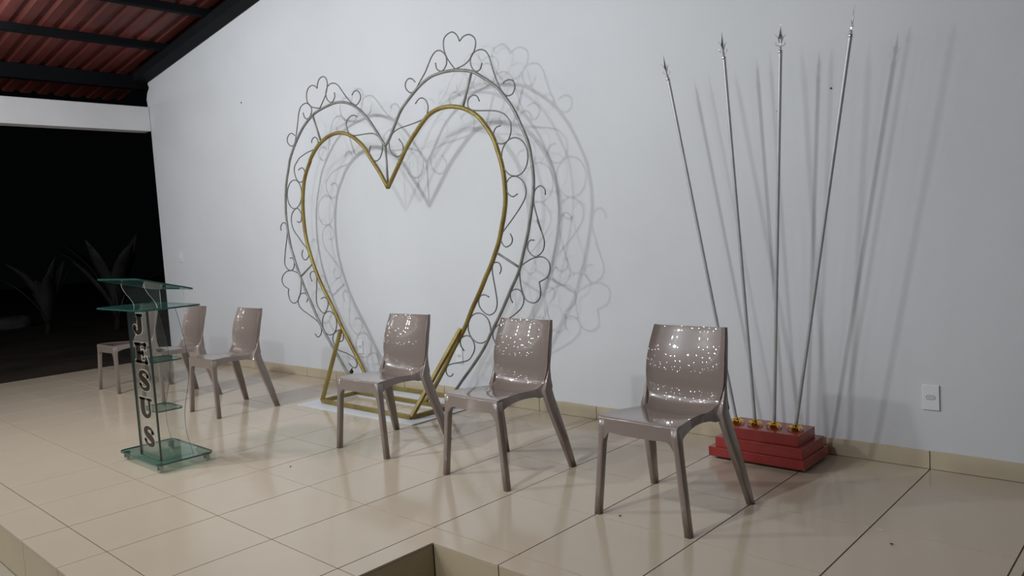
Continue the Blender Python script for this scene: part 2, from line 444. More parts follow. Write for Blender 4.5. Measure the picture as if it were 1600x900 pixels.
def make_chair(label):
    t = empty('plastic_chair', Vector((0, 0, 0)), label, 'chair', 'taupe plastic chairs on the tiled stage')
    split = 48
    v1 = shell_part(0, split); v2 = join(aprons(), side_wall(0, split))
    nf = len(v1[1])
    seat = meshobj('seat', *join(v1, v2), M['chair'], t, bevel=0.0015, seg=1, angle=50)
    meshobj('backrest', *join(shell_part(split-1, len(ROWS)), side_wall(split-1, len(ROWS))), M['chair'], t, bevel=0.0015, seg=1, angle=50)
    for s in (-1, 1):
        meshobj('leg', *loft(mir(FRONT, s)), M['chair'], t, smooth=True)
        meshobj('leg', *loft(mir(REAR, s)), M['chair'], t, smooth=True)
    return t
def dup(root, label):
    r = root.copy(); COL.objects.link(r); r['label'] = label
    for ch in root.children:
        c = ch.copy(); COL.objects.link(c); c.parent = r
    return r
labels = ['leftmost taupe plastic chair, farthest away, against the dark opening left of the podium',
          'taupe plastic chair partly behind the glass podium, second from the far left',
          'taupe plastic chair just right of the glass podium, first one left of the heart',
          'taupe plastic chair standing in front of the metal heart, on its left side',
          'taupe plastic chair between the heart and the rightmost chair',
          'nearest and rightmost taupe plastic chair, in front of the red stepped box']
CH = [(-8.075, -.925, 1), (-6.885, -.905, -2), (-5.725, -.905, 0), (-3.318, -.872, 1.5), (-2.125, -.880, -1.5), (-.913, -.887, -1.5)]
c0 = make_chair(labels[0])
for i, (x, y, a) in enumerate(CH):
    c = c0 if i == 0 else dup(c0, labels[i])
    c.location = (x*K, y*K, 0.0004); c.rotation_euler = (0, 0, math.radians(a))

# ------------------------------------------------------------------ heart
HY = 0.085*K
GOLD_RIGHT = [(-3.801,1.744),(-3.652,1.906),(-3.521,2.046),(-3.353,2.178),(-3.251,2.24),(-3.148,2.264),(-3.064,2.267),(-2.982,2.257),(-2.891,2.233),(-2.803,2.193),(-2.73,2.142),(-2.673,2.08),(-2.628,2.021),(-2.596,1.965),(-2.562,1.869),(-2.538,1.789),(-2.526,1.71),(-2.522,1.632),(-2.526,1.545),(-2.548,1.448),(-2.581,1.352),(-2.615,1.263),(-2.652,1.193),(-2.704,1.104),(-2.756,1.032),(-2.816,0.94),(-2.876,0.856),(-2.938,0.77),(-3.025,0.634),(-3.16,0.473),(-3.293,0.297),(-3.534,0.011)]
GOLD_LEFT = [(-3.801,1.744),(-3.897,1.882),(-3.995,1.999),(-4.074,2.098),(-4.16,2.165),(-4.249,2.218),(-4.343,2.25),(-4.441,2.263),(-4.544,2.257),(-4.634,2.235),(-4.727,2.198),(-4.807,2.147),(-4.869,2.094),(-4.886,2.067),(-4.946,1.998),(-4.998,1.917),(-5.027,1.832),(-5.048,1.746),(-5.059,1.67),(-5.061,1.56),(-5.056,1.46),(-5.037,1.36),(-5.0,1.252),(-4.957,1.147),(-4.902,1.043),(-4.837,0.94),(-4.761,0.838),(-4.687,0.737),(-4.614,0.625),(-4.551,0.539),(-4.478,0.442),(-4.398,0.335),(-4.319,0.228),(-4.163,0.019)]
GRAY_RIGHT = [(-3.794,2.078),(-3.739,2.126),(-3.664,2.216),(-3.573,2.321),(-3.456,2.399),(-3.344,2.461),(-3.223,2.505),(-3.108,2.517),(-2.997,2.514),(-2.878,2.496),(-2.764,2.463),(-2.68,2.415),(-2.598,2.361),(-2.518,2.295),(-2.453,2.22),(-2.39,2.129),(-2.322,1.991),(-2.285,1.902),(-2.268,1.797),(-2.26,1.712),(-2.262,1.637),(-2.276,1.545),(-2.304,1.433),(-2.342,1.305),(-2.379,1.211),(-2.423,1.099),(-2.459,1.029),(-2.527,0.932),(-2.598,0.823),(-2.669,0.722),(-2.734,0.637),(-2.83,0.502),(-2.963,0.361),(-3.131,0.197),(-3.285,0.018)]
GRAY_LEFT = [(-3.798,2.078),(-3.843,2.133),(-3.907,2.214),(-3.986,2.307),(-4.069,2.383),(-4.156,2.443),(-4.246,2.483),(-4.341,2.508),(-4.44,2.516),(-4.543,2.509),(-4.649,2.496),(-4.759,2.474),(-4.856,2.434),(-4.957,2.378),(-5.043,2.308),(-5.11,2.245),(-5.169,2.18),(-5.218,2.113),(-5.25,2.04),(-5.3,1.934),(-5.332,1.824),(-5.348,1.724),(-5.358,1.623),(-5.352,1.52),(-5.338,1.417),(-5.316,1.314),(-5.29,1.247),(-5.245,1.139),(-5.192,1.039),(-5.141,0.939),(-5.073,0.834),(-5.006,0.73),(-4.939,0.627),(-4.862,0.526),(-4.774,0.426),(-4.687,0.329),(-4.574,0.202),(-4.399,0.024)]
SPOKES = [[(-3.794,2.078),(-3.799,1.759)],[(-2.777,2.459),(-2.884,2.237)],[(-4.78,2.457),(-4.695,2.238)],[(-2.634,1.188),(-2.436,1.086)],[(-5.192,1.039),(-4.992,1.146)]]
SCROLLS = [[(-2.943,2.517),(-3.015,2.608),(-3.044,2.687),(-3.028,2.756),(-2.951,2.778),(-2.9,2.746),(-2.875,2.698)],[(-2.875,2.698),(-2.83,2.722),(-2.772,2.721),(-2.724,2.686),(-2.719,2.636),(-2.753,2.582),(-2.822,2.534),(-2.916,2.517),(-2.943,2.517)],[(-3.141,2.599),(-3.134,2.558),(-3.099,2.531),(-3.057,2.535),(-3.023,2.574),(-3.03,2.629),(-3.078,2.673),(-3.133,2.678),(-3.186,2.643),(-3.261,2.554),(-3.342,2.484),(-3.399,2.437),(-3.452,2.437),(-3.494,2.473),(-3.497,2.512),(-3.463,2.54),(-3.418,2.534),(-3.384,2.504)],[(-2.668,2.506),(-2.687,2.469),(-2.726,2.459),(-2.762,2.483),(-2.781,2.535),(-2.76,2.579),(-2.707,2.599),(-2.645,2.589),(-2.6,2.543),(-2.571,2.451),(-2.537,2.359),(-2.495,2.283),(-2.451,2.247),(-2.403,2.25),(-2.377,2.288),(-2.385,2.327),(-2.418,2.347),(-2.46,2.345),(-2.481,2.333)],[(-3.397,2.344),(-3.354,2.372),(-3.31,2.372),(-3.269,2.34),(-3.257,2.291),(-3.28,2.237),(-3.326,2.216),(-3.448,2.2),(-3.588,2.19),(-3.669,2.172),(-3.736,2.124),(-3.748,2.06),(-3.719,2.006),(-3.654,1.974),(-3.594,1.998),(-3.578,2.053),(-3.622,2.109)],[(-2.716,2.253),(-2.736,2.289),(-2.773,2.304),(-2.813,2.292),(-2.833,2.26),(-2.826,2.223),(-2.776,2.198),(-2.651,2.178),(-2.554,2.159),(-2.485,2.127),(-2.441,2.078),(-2.433,2.054),(-2.438,1.997),(-2.475,1.945),(-2.536,1.935),(-2.582,1.959),(-2.6,2.009),(-2.574,2.049),(-2.528,2.058)],[(-2.297,1.819),(-2.31,1.772),(-2.338,1.734),(-2.379,1.71),(-2.426,1.705),(-2.472,1.719),(-2.509,1.751),(-2.532,1.796),(-2.537,1.847),(-2.524,1.895),(-2.493,1.933),(-2.451,1.956),(-2.404,1.96),(-2.36,1.944),(-2.324,1.912),(-2.302,1.868),(-2.297,1.819)],[(-2.411,1.584),(-2.455,1.568),(-2.499,1.596),(-2.512,1.645),(-2.484,1.691),(-2.426,1.705),(-2.361,1.67),(-2.334,1.616),(-2.341,1.559),(-2.389,1.496),(-2.474,1.415),(-2.569,1.332),(-2.592,1.285),(-2.574,1.244),(-2.544,1.229),(-2.5,1.246),(-2.483,1.28),(-2.5,1.319)],[(-2.166,1.557),(-2.167,1.592),(-2.201,1.62),(-2.24,1.607),(-2.264,1.572),(-2.269,1.506),(-2.248,1.42),(-2.218,1.324),(-2.249,1.402),(-2.226,1.342),(-2.203,1.281),(-2.198,1.239),(-2.218,1.189),(-2.274,1.156),(-2.319,1.17),(-2.348,1.21),(-2.341,1.249),(-2.317,1.267),(-2.286,1.265)],[(-2.436,1.086),(-2.381,1.115),(-2.309,1.144),(-2.224,1.152),(-2.171,1.12),(-2.162,1.069),(-2.19,1.018),(-2.263,0.984)],[(-2.263,0.984),(-2.256,0.933),(-2.264,0.881),(-2.299,0.85),(-2.339,0.844),(-2.39,0.862),(-2.421,0.914),(-2.435,1.002),(-2.433,1.081)],[(-2.517,0.841),(-2.535,0.874),(-2.529,0.914),(-2.491,0.935),(-2.444,0.928),(-2.414,0.888),(-2.415,0.844),(-2.442,0.804),(-2.493,0.767),(-2.55,0.736),(-2.634,0.695),(-2.686,0.671),(-2.721,0.633),(-2.731,0.591),(-2.704,0.543)],[(-2.625,1.042),(-2.607,1.075),(-2.616,1.111),(-2.646,1.125),(-2.678,1.117),(-2.693,1.085),(-2.692,1.031),(-2.676,0.931),(-2.667,0.84),(-2.689,0.78),(-2.743,0.75),(-2.793,0.76),(-2.842,0.8),(-2.853,0.847),(-2.827,0.886),(-2.788,0.894),(-2.744,0.878)],[(-2.749,0.667),(-2.752,0.624),(-2.773,0.586),(-2.806,0.557),(-2.849,0.541),(-2.894,0.543),(-2.935,0.561),(-2.965,0.592),(-2.979,0.633),(-2.975,0.677),(-2.954,0.716),(-2.919,0.745),(-2.876,0.759),(-2.831,0.756),(-2.791,0.738),(-2.762,0.706),(-2.749,0.667)],[(-3.041,0.473),(-3.072,0.512),(-3.07,0.556),(-3.023,0.585),(-2.969,0.584),(-2.932,0.543),(-2.926,0.496),(-2.955,0.447),(-3.014,0.4),(-3.185,0.364),(-3.238,0.34),(-3.256,0.299),(-3.238,0.269),(-3.202,0.269),(-3.178,0.289)],[(-4.665,2.507),(-4.564,2.604),(-4.527,2.684),(-4.537,2.739),(-4.585,2.764),(-4.639,2.753),(-4.67,2.719),(-4.683,2.681)],[(-4.683,2.681),(-4.716,2.708),(-4.768,2.72),(-4.825,2.702),(-4.855,2.653),(-4.851,2.592),(-4.803,2.545),(-4.734,2.522),(-4.665,2.507)],[(-4.931,2.51),(-4.916,2.468),(-4.872,2.446),(-4.818,2.468),(-4.793,2.514),(-4.819,2.562),(-4.879,2.585),(-4.956,2.569),(-5.002,2.516),(-5.034,2.429),(-5.065,2.352),(-5.094,2.284),(-5.129,2.247),(-5.178,2.245),(-5.225,2.28),(-5.225,2.322),(-5.18,2.355),(-5.132,2.351),(-5.097,2.328)],[(-4.431,2.605),(-4.433,2.563),(-4.472,2.531),(-4.509,2.535),(-4.551,2.573),(-4.555,2.631),(-4.511,2.677),(-4.434,2.682),(-4.371,2.652),(-4.314,2.59),(-4.242,2.513),(-4.169,2.462),(-4.131,2.453),(-4.079,2.486),(-4.074,2.526),(-4.109,2.563),(-4.156,2.563),(-4.186,2.541)],[(-4.141,2.359),(-4.188,2.376),(-4.245,2.368),(-4.291,2.332),(-4.29,2.276),(-4.255,2.233),(-4.186,2.21),(-4.061,2.204),(-3.955,2.196),(-3.883,2.165),(-3.837,2.114),(-3.838,2.051),(-3.874,1.992),(-3.929,1.971),(-3.98,1.995),(-4.007,2.044),(-3.999,2.08),(-3.985,2.101)],[(-4.835,2.231),(-4.823,2.257),(-4.779,2.274),(-4.738,2.248),(-4.74,2.209),(-4.794,2.171),(-4.916,2.155),(-5.042,2.124),(-5.07,2.109),(-5.144,2.052),(-5.15,1.986),(-5.118,1.928),(-5.07,1.904),(-5.014,1.918),(-4.98,1.969),(-4.993,2.014),(-5.031,2.031),(-5.084,2.016)],[(-5.061,1.793),(-5.077,1.745),(-5.11,1.705),(-5.153,1.68),(-5.202,1.673),(-5.248,1.686),(-5.284,1.718),(-5.305,1.762),(-5.306,1.813),(-5.289,1.862),(-5.255,1.902),(-5.211,1.927),(-5.162,1.932),(-5.117,1.918),(-5.082,1.887),(-5.062,1.843),(-5.061,1.793)],[(-5.175,1.553),(-5.135,1.542),(-5.102,1.562),(-5.093,1.617),(-5.137,1.666),(-5.188,1.668),(-5.251,1.627),(-5.272,1.561),(-5.248,1.481),(-5.176,1.41),(-5.086,1.329),(-5.062,1.313),(-5.028,1.266),(-5.027,1.227),(-5.079,1.196),(-5.125,1.21),(-5.138,1.25),(-5.113,1.288)],[(-5.466,1.483),(-5.467,1.52),(-5.418,1.556),(-5.368,1.532),(-5.359,1.475),(-5.378,1.396),(-5.394,1.358),(-5.433,1.251),(-5.448,1.156),(-5.376,1.101),(-5.303,1.12),(-5.281,1.18),(-5.308,1.217),(-5.35,1.218)],[(-5.186,1.046),(-5.242,1.079),(-5.351,1.101),(-5.455,1.082),(-5.524,1.021),(-5.5,0.959),(-5.416,0.925)],[(-5.416,0.925),(-5.43,0.884),(-5.407,0.816),(-5.336,0.79),(-5.255,0.832),(-5.204,0.926),(-5.186,1.046)],[(-5.125,0.804),(-5.095,0.847),(-5.137,0.886),(-5.211,0.879),(-5.262,0.832),(-5.263,0.778),(-5.209,0.732),(-5.073,0.676),(-4.962,0.626),(-4.914,0.563),(-4.933,0.51),(-4.983,0.484),(-5.026,0.512)],[(-5.007,0.996),(-5.03,1.044),(-5.014,1.077),(-4.966,1.087),(-4.924,1.056),(-4.93,0.979),(-4.956,0.862),(-4.951,0.784),(-4.881,0.713),(-4.823,0.721),(-4.775,0.787),(-4.785,0.831),(-4.827,0.853),(-4.881,0.839)],[(-4.664,0.629),(-4.673,0.588),(-4.697,0.551),(-4.733,0.525),(-4.776,0.513),(-4.82,0.517),(-4.857,0.537),(-4.882,0.57),(-4.89,0.611),(-4.882,0.652),(-4.857,0.689),(-4.82,0.715),(-4.776,0.726),(-4.733,0.721),(-4.697,0.701),(-4.673,0.668),(-4.664,0.629)],[(-4.637,0.459),(-4.591,0.474),(-4.574,0.526),(-4.602,0.556),(-4.656,0.56),(-4.728,0.519),(-4.741,0.454),(-4.68,0.387),(-4.553,0.362),(-4.451,0.331),(-4.405,0.284),(-4.424,0.245),(-4.473,0.242),(-4.522,0.27)]]
h = empty('heart_backdrop', Vector((-4.375*K, HY, 0)), 'tall wrought metal heart, gold inner outline and grey scrolled border, behind the chairs', 'backdrop')
hl = Vector((-4.375*K, HY, 0))
def P3(pl, dy=0.0, sub=4): return [Vector((p.x-hl.x, dy, max(p.y, .030))) for p in catmull([Vector((a, b)) for a, b in pl], sub)]
GR = 0.0165
meshobj('gold_heart_bar', *join(tube(P3(GOLD_RIGHT), GR, 10), tube(P3(GOLD_LEFT), GR, 10)), M['gold_paint'], h, smooth=True)
meshobj('grey_heart_bar', *join(tube(P3(GRAY_RIGHT), .0115, 8), tube(P3(GRAY_LEFT), .0115, 8)), M['bare_steel'], h, smooth=True)
for s in SPOKES: meshobj('spoke', *tube([Vector((a-hl.x, 0.0, b)) for a, b in s], .0088, 8), M['bare_steel'], h, smooth=True)
for k, s in enumerate(SCROLLS): meshobj('scroll', *tube(P3(s, 0.0, 4), .0050, 6), M['scroll_steel'], h, smooth=True)
def L(x, y, z): return Vector((x*K-hl.x, y*K-hl.y, z*K))
zb = 0.030
fr = [tube([L(-5.08, -.335, zb), L(-3.745, -.335, zb)], .0140, square=True), tube([L(-5.10, .085, zb), L(-3.745, .085, zb)], .0140, square=True),
      tube([L(-5.08, -.335, zb), L(-5.11, .40, zb)], .0140, square=True), tube([L(-3.745, -.335, zb), L(-3.735, .40, zb)], .0140, square=True),
      tube([L(-5.11, .40, zb), L(-3.735, .40, zb)], .0140, square=True)]
meshobj('base_frame', *join(*fr), M['gold_paint'], h, bevel=.002)
meshobj('brace', *tube([L(-5.08, -.335, zb), L(-5.283, .075, .655)], .0140, square=True), M['gold_paint'], h, bevel=.002)
meshobj('brace', *tube([L(-3.745, -.335, zb), L(-3.512, .080, .735)], .0140, square=True), M['gold_paint'], h, bevel=.002)
bt = meshobj('tape_knot', *join(lathe([(.004, -.02), (.016, -.012), (.019, 0), (.014, .012), (.004, .018)], 9, L(-5.155, .075, .235)), tube([L(-5.15, .07, .25), L(-5.12, .06, .27)], .006, 6), tube([L(-5.15, .07, .22), L(-5.11, .05, .225)], .005, 6)), M['tape'], h, smooth=True)
bt['label'] = 'black tape knot on the left grey bar'
# white board under the heart
bo = [(-5.255, -.50), (-3.605, -.445), (-3.60, .425), (-5.30, .43)]
bi = [(-5.03, -.285), (-3.80, -.285), (-3.80, .045), (-5.04, .045)]
V = [(a, b, z) for z in (0.0006, 0.0090) for a, b in bo+bi]; F = []
for i in range(4):
    j = (i+1) % 4
    F += [(8+i, 8+j, 12+j, 12+i), (i, 4+i, 4+j, j), (i, j, 8+j, 8+i), (4+i, 12+i, 12+j, 4+j)]
tag(meshobj('white_board', *sc((V, F)), M['mat_white']), 'thin white board lying on the tiles under the metal heart', 'board')

# ------------------------------------------------------------------ red box with four spears
b = empty('stepped_box', Vector((-.862*K, .18*K, 0)), 'glossy red three-step wooden box on the floor by the wall', 'box')
def LB(x0, x1, y0, y1, z0, z1):
    V, F = box(x0, x1, y0, y1, z0, z1); return [((p[0]+.862)*K, (p[1]-.18)*K, p[2]*K) for p in V], F
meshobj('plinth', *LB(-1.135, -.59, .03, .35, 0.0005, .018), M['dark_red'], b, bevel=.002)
meshobj('step', *LB(-1.172, -.553, -.002, .380, .018, .078), M['red'], b, bevel=.0025)
meshobj('step', *LB(-1.128, -.566, .008, .345, .078, .146), M['red'], b, bevel=.0025)
meshobj('step', *LB(-1.088, -.597, .030, .285, .146, .215), M['red'], b, bevel=.0025)
def finial(rotz):
    parts = []
    parts.append(lathe([(.0125, 0), (.0145, .004), (.0145, .024), (.012, .030), (.007, .034), (.010, .042), (.0115, .048), (.006, .056), (.004, .064)], 14))
    V, F = [], []
    outl = [(0.004, .060), (.0065, .085), (.009, .110), (.0135, .128), (.010, .150), (.0055, .185), (.0022, .22), (.0004, .245)]
    for x, z in outl:
        th = .0042*(1-(z-.06)/.2)+.0006
        V += [(x, 0, z), (0, th, z), (-x, 0, z), (0, -th, z)]
    for i in range(len(outl)-1):
        for q in range(4): F.append((i*4+q, i*4+(q+1) % 4, (i+1)*4+(q+1) % 4, (i+1)*4+q))
    F.append((3, 2, 1, 0)); F.append(tuple((len(outl)-1)*4+q for q in range(4)))
    parts.append((V, F))
    for s in (-1, 1):
        up_ = catmull([Vector((s*.003, 0, .080)), Vector((s*.009, 0, .105)), Vector((s*.016, 0, .130)), Vector((s*.026, 0, .148)), Vector((s*.036, 0, .156))], 4)
        n = len(up_); parts.append(tube(up_, [.0042*(1-.75*i/(n-1)) for i in range(n)], 6))
        lo = catmull([Vector((s*.003, 0, .066)), Vector((s*.014, 0, .062)), Vector((s*.025, 0, .070)), Vector((s*.029, 0, .086)), Vector((s*.024, 0, .094))], 4)
        n = len(lo); parts.append(tube(lo, [.0036*(1-.55*i/(n-1)) for i in range(n)], 6))
    V, F = join(*parts)
    c, s_ = math.cos(rotz), math.sin(rotz)
    return [(x*c-y*s_, x*s_+y*c, z) for x, y, z in [tuple(v) for v in V]], F
def flower():
    parts = [lathe([(.022, 0), (.024, .003), (.017, .007), (.0135, .014), (.0130, .026), (.0112, .028)], 14)]
    for k in range(8):
        a = 2*PI*k/8; V, F = [], []
        prof = [(.012, .010, .006), (.021, .015, .009), (.031, .014, .011), (.039, .007, .008), (.044, .002, .003)]
        for r, z, wd in prof:
            for q, dz in ((-1, 0), (0, .004), (1, 0), (0, -.003)):
                x, y = r, q*wd; V.append((x*math.cos(a)-y*math.sin(a), x*math.sin(a)+y*math.cos(a), z+dz))
        for i in range(len(prof)-1):
            for q in range(4): F.append((i*4+q, i*4+(q+1) % 4, (i+1)*4+(q+1) % 4, (i+1)*4+q))
        F.append((3, 2, 1, 0)); F.append(tuple(16+q for q in range(4)))
        parts.append((V, F))
    return join(*parts)
SP = [((-1.041, .140, .217), (-1.440, .115, 2.617), 68, 'leftmost silver spear, short finial, leaning left from the red box'),
      ((-.918, .143, .217), (-1.022, .115, 2.676), 62, 'second silver spear from the left, nearly upright on the red box'),
      ((-.798, .150, .217), (-.649, .115, 2.640), 43, 'third silver spear from the left, upright with wide barbed finial'),
      ((-.664, .150, .217), (-.234, .115, 2.643), 125, 'rightmost silver spear, leaning right, finial seen edge on')]
fin0 = flo0 = None
for (r0, t0, rz, lab) in SP:
    a, c = Vector(r0)*K, Vector(t0)*K; d = (c-a); Ln = d.length
    e = empty('spear', a, lab, 'spear', 'silver spears standing on the red box')
    e.rotation_mode = 'QUATERNION'; e.rotation_quaternion = Vector((0, 0, 1)).rotation_difference(d)
    meshobj('shaft', *lathe([(.0096, .004), (.0096, Ln-.146)], 16), M['silver'], e, smooth=False, bevel=0.001, seg=1)
    f = meshobj('finial', *finial(math.radians(rz)), M['chrome'], e, bevel=.0006, seg=1, angle=30)
    f.location = (0, 0, Ln-.150); f.scale = (.85, .85, .61)
    fl_ = meshobj('flower_socket', *flower(), M['gold'], e, bevel=.0008, seg=1, angle=30)
    fl_.location = (0, 0, 0.0015); fl_['label'] = 'gilt flower-shaped socket at the foot'
    fl_.rotation_mode = 'QUATERNION'; fl_.rotation_quaternion = e.rotation_quaternion.inverted()

# ------------------------------------------------------------------ glass podium
pb = Vector((-4.47*K, -2.07*K, 0))
pod = empty('glass_podium', pb, 'clear and green glass podium on small wheels with a vertical column of dark letters', 'podium')
def PL(vf): return [(p[0]*K-pb.x, p[1]*K-pb.y, p[2]*K) for p in vf[0]], vf[1]
def rrect(x0, x1, y0, y1, r, n=5):
    out = []
    for cx, cy, a0 in ((x1-r, y1-r, 0), (x0+r, y1-r, 90), (x0+r, y0+r, 180), (x1-r, y0+r, 270)):
        for k in range(n+1):
            a = math.radians(a0+90*k/n); out.append((cx+r*math.cos(a), cy+r*math.sin(a)))
    return out
def slabglass(name, poly, lo, hi, axis, face, edge, slope=None):
    V, F = prism(poly, lo, hi, axis)
    if slope: V = [(x, y, z+slope(x, y)) for x, y, z in V]
    V, F = PL((V, F)); n = len(poly)
    fm = [0, 0]+[1]*n
    o = meshobj(name, V, F, [face, edge], pod, fm=fm)
    bm = bmesh.new(); bm.from_mesh(o.data); bmesh.ops.recalc_face_normals(bm, faces=bm.faces); bm.to_mesh(o.data); bm.free()
    return o
slabglass('base_plate', rrect(-4.835, -4.130, -2.275, -1.865, .05), .062, .074, 'z', M['glass_top'], M['edge_green'])
slabglass('shelf_top', rrect(-4.93, -4.09, -2.305, -1.880, .035), 1.142, 1.154, 'z', M['glass_top'], M['edge_green'])
slabglass('reading_plate', rrect(-4.80, -4.035, -2.325, -1.945, .035), .756, .767, 'z', M['glass_top'], M['edge_green'], lambda x, y: -0.26*y)
rear = [(-2.02, 1.142), (-1.987, .975), (-1.968, .833), (-1.962, .692), (-1.977, .578), (-2.009, .443), (-2.022, .353), (-2.019, .235), (-2.0, .136), (-1.985, .074)]
rr_ = [(p.x, p.y) for p in catmull([Vector(p) for p in rear], 4)]
sidep = [(-2.212, .074), (-2.212, 1.142)] + rr_
slabglass('side_panel', sidep, -4.214, -4.206, 'x', M['glass_clear'], M['edge_dark'])
slabglass('side_panel', sidep, -4.534, -4.526, 'x', M['glass_clear'], M['edge_dark'])
slabglass('front_panel', [(-4.534, .074), (-4.206, .074), (-4.206, 1.142), (-4.534, 1.142)], -2.222, -2.2125, 'y', M['glass_clear'], M['edge_dark'])
for x in (-4.541, -4.199):
    slabglass('corner_strip', [(x-.004, .076), (x+.004, .076), (x+.004, 1.140), (x-.004, 1.140)], -2.226, -2.2125, 'y', M['acrylic_dark'], M['edge_dark'])
for z, y1 in ((.765, -1.985), (.415, -2.015)):
    slabglass('shelf', rrect(-4.525, -4.215, -2.21, y1, .045), z, z+.010, 'z', M['glass_face'], M['edge_green'])
s_l = [(-2.140, 1.154), (-2.146, 1.180), (-2.165, 1.215), (-2.195, 1.260), (-2.212, 1.300), (-2.215, 1.326)]
sb = [(p.x, p.y) for p in catmull([Vector(p) for p in s_l], 4)] + [(-1.945, 1.257), (-1.945, 1.154)]
for x in (-4.63, -4.22):
    slabglass('bracket', sb, x-.0045, x+.0045, 'x', M['glass_clear'], M['edge_pale'])
for (x, y) in ((-4.785, -2.235), (-4.185, -2.235), (-4.18, -1.905), (-4.785, -1.905)):
    cst = join(box(x-.022, x+.022, y-.022, y+.022, .050, .062), box(x-.026, x-.020, y-.012, y+.012, .014, .052), box(x+.020, x+.026, y-.012, y+.012, .014, .052))
    o = meshobj('caster', *PL(cst), M['acrylic_dark'], pod, bevel=.001, seg=1)
    V, F = lathe([(.004, -.017), (.021, -.015), (.0235, -.009), (.0235, .009), (.021, .015), (.004, .017)], 16)
    V = [(x+c, y+a, .0236+b_) for a, b_, c in V]
    meshobj('wheel', *PL((V, F)), M['glass_clear'], o, smooth=True)
# letters: variable-width strokes
def stroke(pts, ws, sub=6):
    P = catmull([Vector((a, b, c)) for (a, b), c in zip(pts, ws)], sub) if len(pts) > 2 else [Vector((a, b, c)) for (a, b), c in zip(pts, ws)]
    Lf, Rt = [], []
    for i in range(len(P)):
        a = P[max(i-1, 0)]; b_ = P[min(i+1, len(P)-1)]; t = Vector((b_.x-a.x, b_.y-a.y)); t.normalize()
        n = Vector((-t.y, t.x)); Lf.append((P[i].x+n.x*P[i].z/2, P[i].y+n.y*P[i].z/2)); Rt.append((P[i].x-n.x*P[i].z/2, P[i].y-n.y*P[i].z/2))
    return Lf, Rt
def disc(cx, cy, r, n=14): return [(cx+r*math.cos(2*PI*k/n), cy+r*math.sin(2*PI*k/n)) for k in range(n)]
def letter_geo(ch, grow=0.0):
    S_, Dk = [], []
    if ch == 'J':
        S_ = [([(.66, .97), (.66, .40), (.62, .18), (.42, .06), (.22, .14), (.14, .30)], [.30, .30, .28, .17, .12, .08]), ([(.40, .965), (.92, .965)], [.09, .09])]
        Dk = [(.20, .31, .135)]
    elif ch == 'E':
        S_ = [([(.30, .98), (.30, .02)], [.30, .30]), ([(.06, .955), (.90, .955)], [.09, .09]), ([(.06, .045), (.92, .045)], [.09, .09]),
              ([(.87, .99), (.84, .84), (.82, .70)], [.17, .12, .03]), ([(.89, .01), (.86, .17), (.84, .33)], [.18, .13, .03]), ([(.3, .51), (.66, .51)], [.09, .09]), ([(.64, .66), (.62, .51), (.64, .36)], [.03, .12, .03])]
    elif ch == 'S':
        S_ = [([(.84, .70), (.74, .88), (.50, .945), (.28, .88), (.22, .74), (.34, .60), (.60, .46), (.78, .30), (.74, .12), (.50, .05), (.26, .12), (.13, .30)],
               [.05, .09, .12, .17, .24, .29, .31, .26, .18, .12, .09, .05])]
        Dk = [(.80, .73, .075), (.18, .27, .075)]
    elif ch == 'U':
        S_ = [([(.26, .96), (.26, .36), (.34, .14), (.54, .06), (.72, .16), (.78, .38), (.78, .96)], [.26, .27, .24, .16, .12, .10, .10]),
              ([(.04, .96), (.48, .96)], [.08, .08]), ([(.60, .96), (.97, .96)], [.08, .08])]
    V, F = [], []
    for pts, ws in S_:
        if grow and len(pts) == 2:
            a, b_ = Vector(pts[0]), Vector(pts[1]); d = (b_-a).normalized()*grow; pts = [tuple(a-d), tuple(b_+d)]
        elif grow:
            a, b_ = Vector(pts[0]), Vector(pts[1]); c, e = Vector(pts[-1]), Vector(pts[-2])
            pts = [tuple(a-(b_-a).normalized()*grow)]+list(pts[1:-1])+[tuple(c-(e-c).normalized()*grow)]
        Lf, Rt = stroke(pts, [w_+2*grow for w_ in ws]); n0 = len(V); n = len(Lf)
        V += Lf+Rt
        for i in range(n-1): F.append((n0+i, n0+i+1, n0+n+i+1, n0+n+i))
    for cx, cy, r in Dk:
        n0 = len(V); V += disc(cx, cy, r+grow); F.append(tuple(range(n0, n0+14)))
    return V, F
def letter3(ch, x0, x1, z0, z1, y, th, grow):
    V2, F2 = letter_geo(ch, grow); V, F = [], []; n = len(V2)
    for yy in (y, y+th): V += [(x0+(x1-x0)*a, yy, z0+(z1-z0)*b_) for a, b_ in V2]
    for f in F2:
        F.append(f); F.append(tuple(i+n for i in reversed(f)))
        k = len(f)
        for i in range(k): F.append((f[i], f[(i+1) % k], f[(i+1) % k]+n, f[i]+n))
    return PL((V, F))
LT = [('J', -4.470, -4.265, .972, 1.112), ('E', -4.475, -4.243, .765, .905), ('S', -4.455, -4.245, .570, .710), ('U', -4.475, -4.250, .373, .512), ('S', -4.455, -4.255, .165, .305)]
for q, (ch, x0, x1, z0, z1) in enumerate(LT):
    o = meshobj('letter', *letter3(ch, x0, x1, z0, z1, -2.2262, .0015, .025), M['letter'], pod)
    o['label'] = 'dark brown letter ' + ch
    meshobj('letter_rim', *letter3(ch, x0, x1, z0, z1, -2.2240, .0015, .065), M['letter_rim'], o)

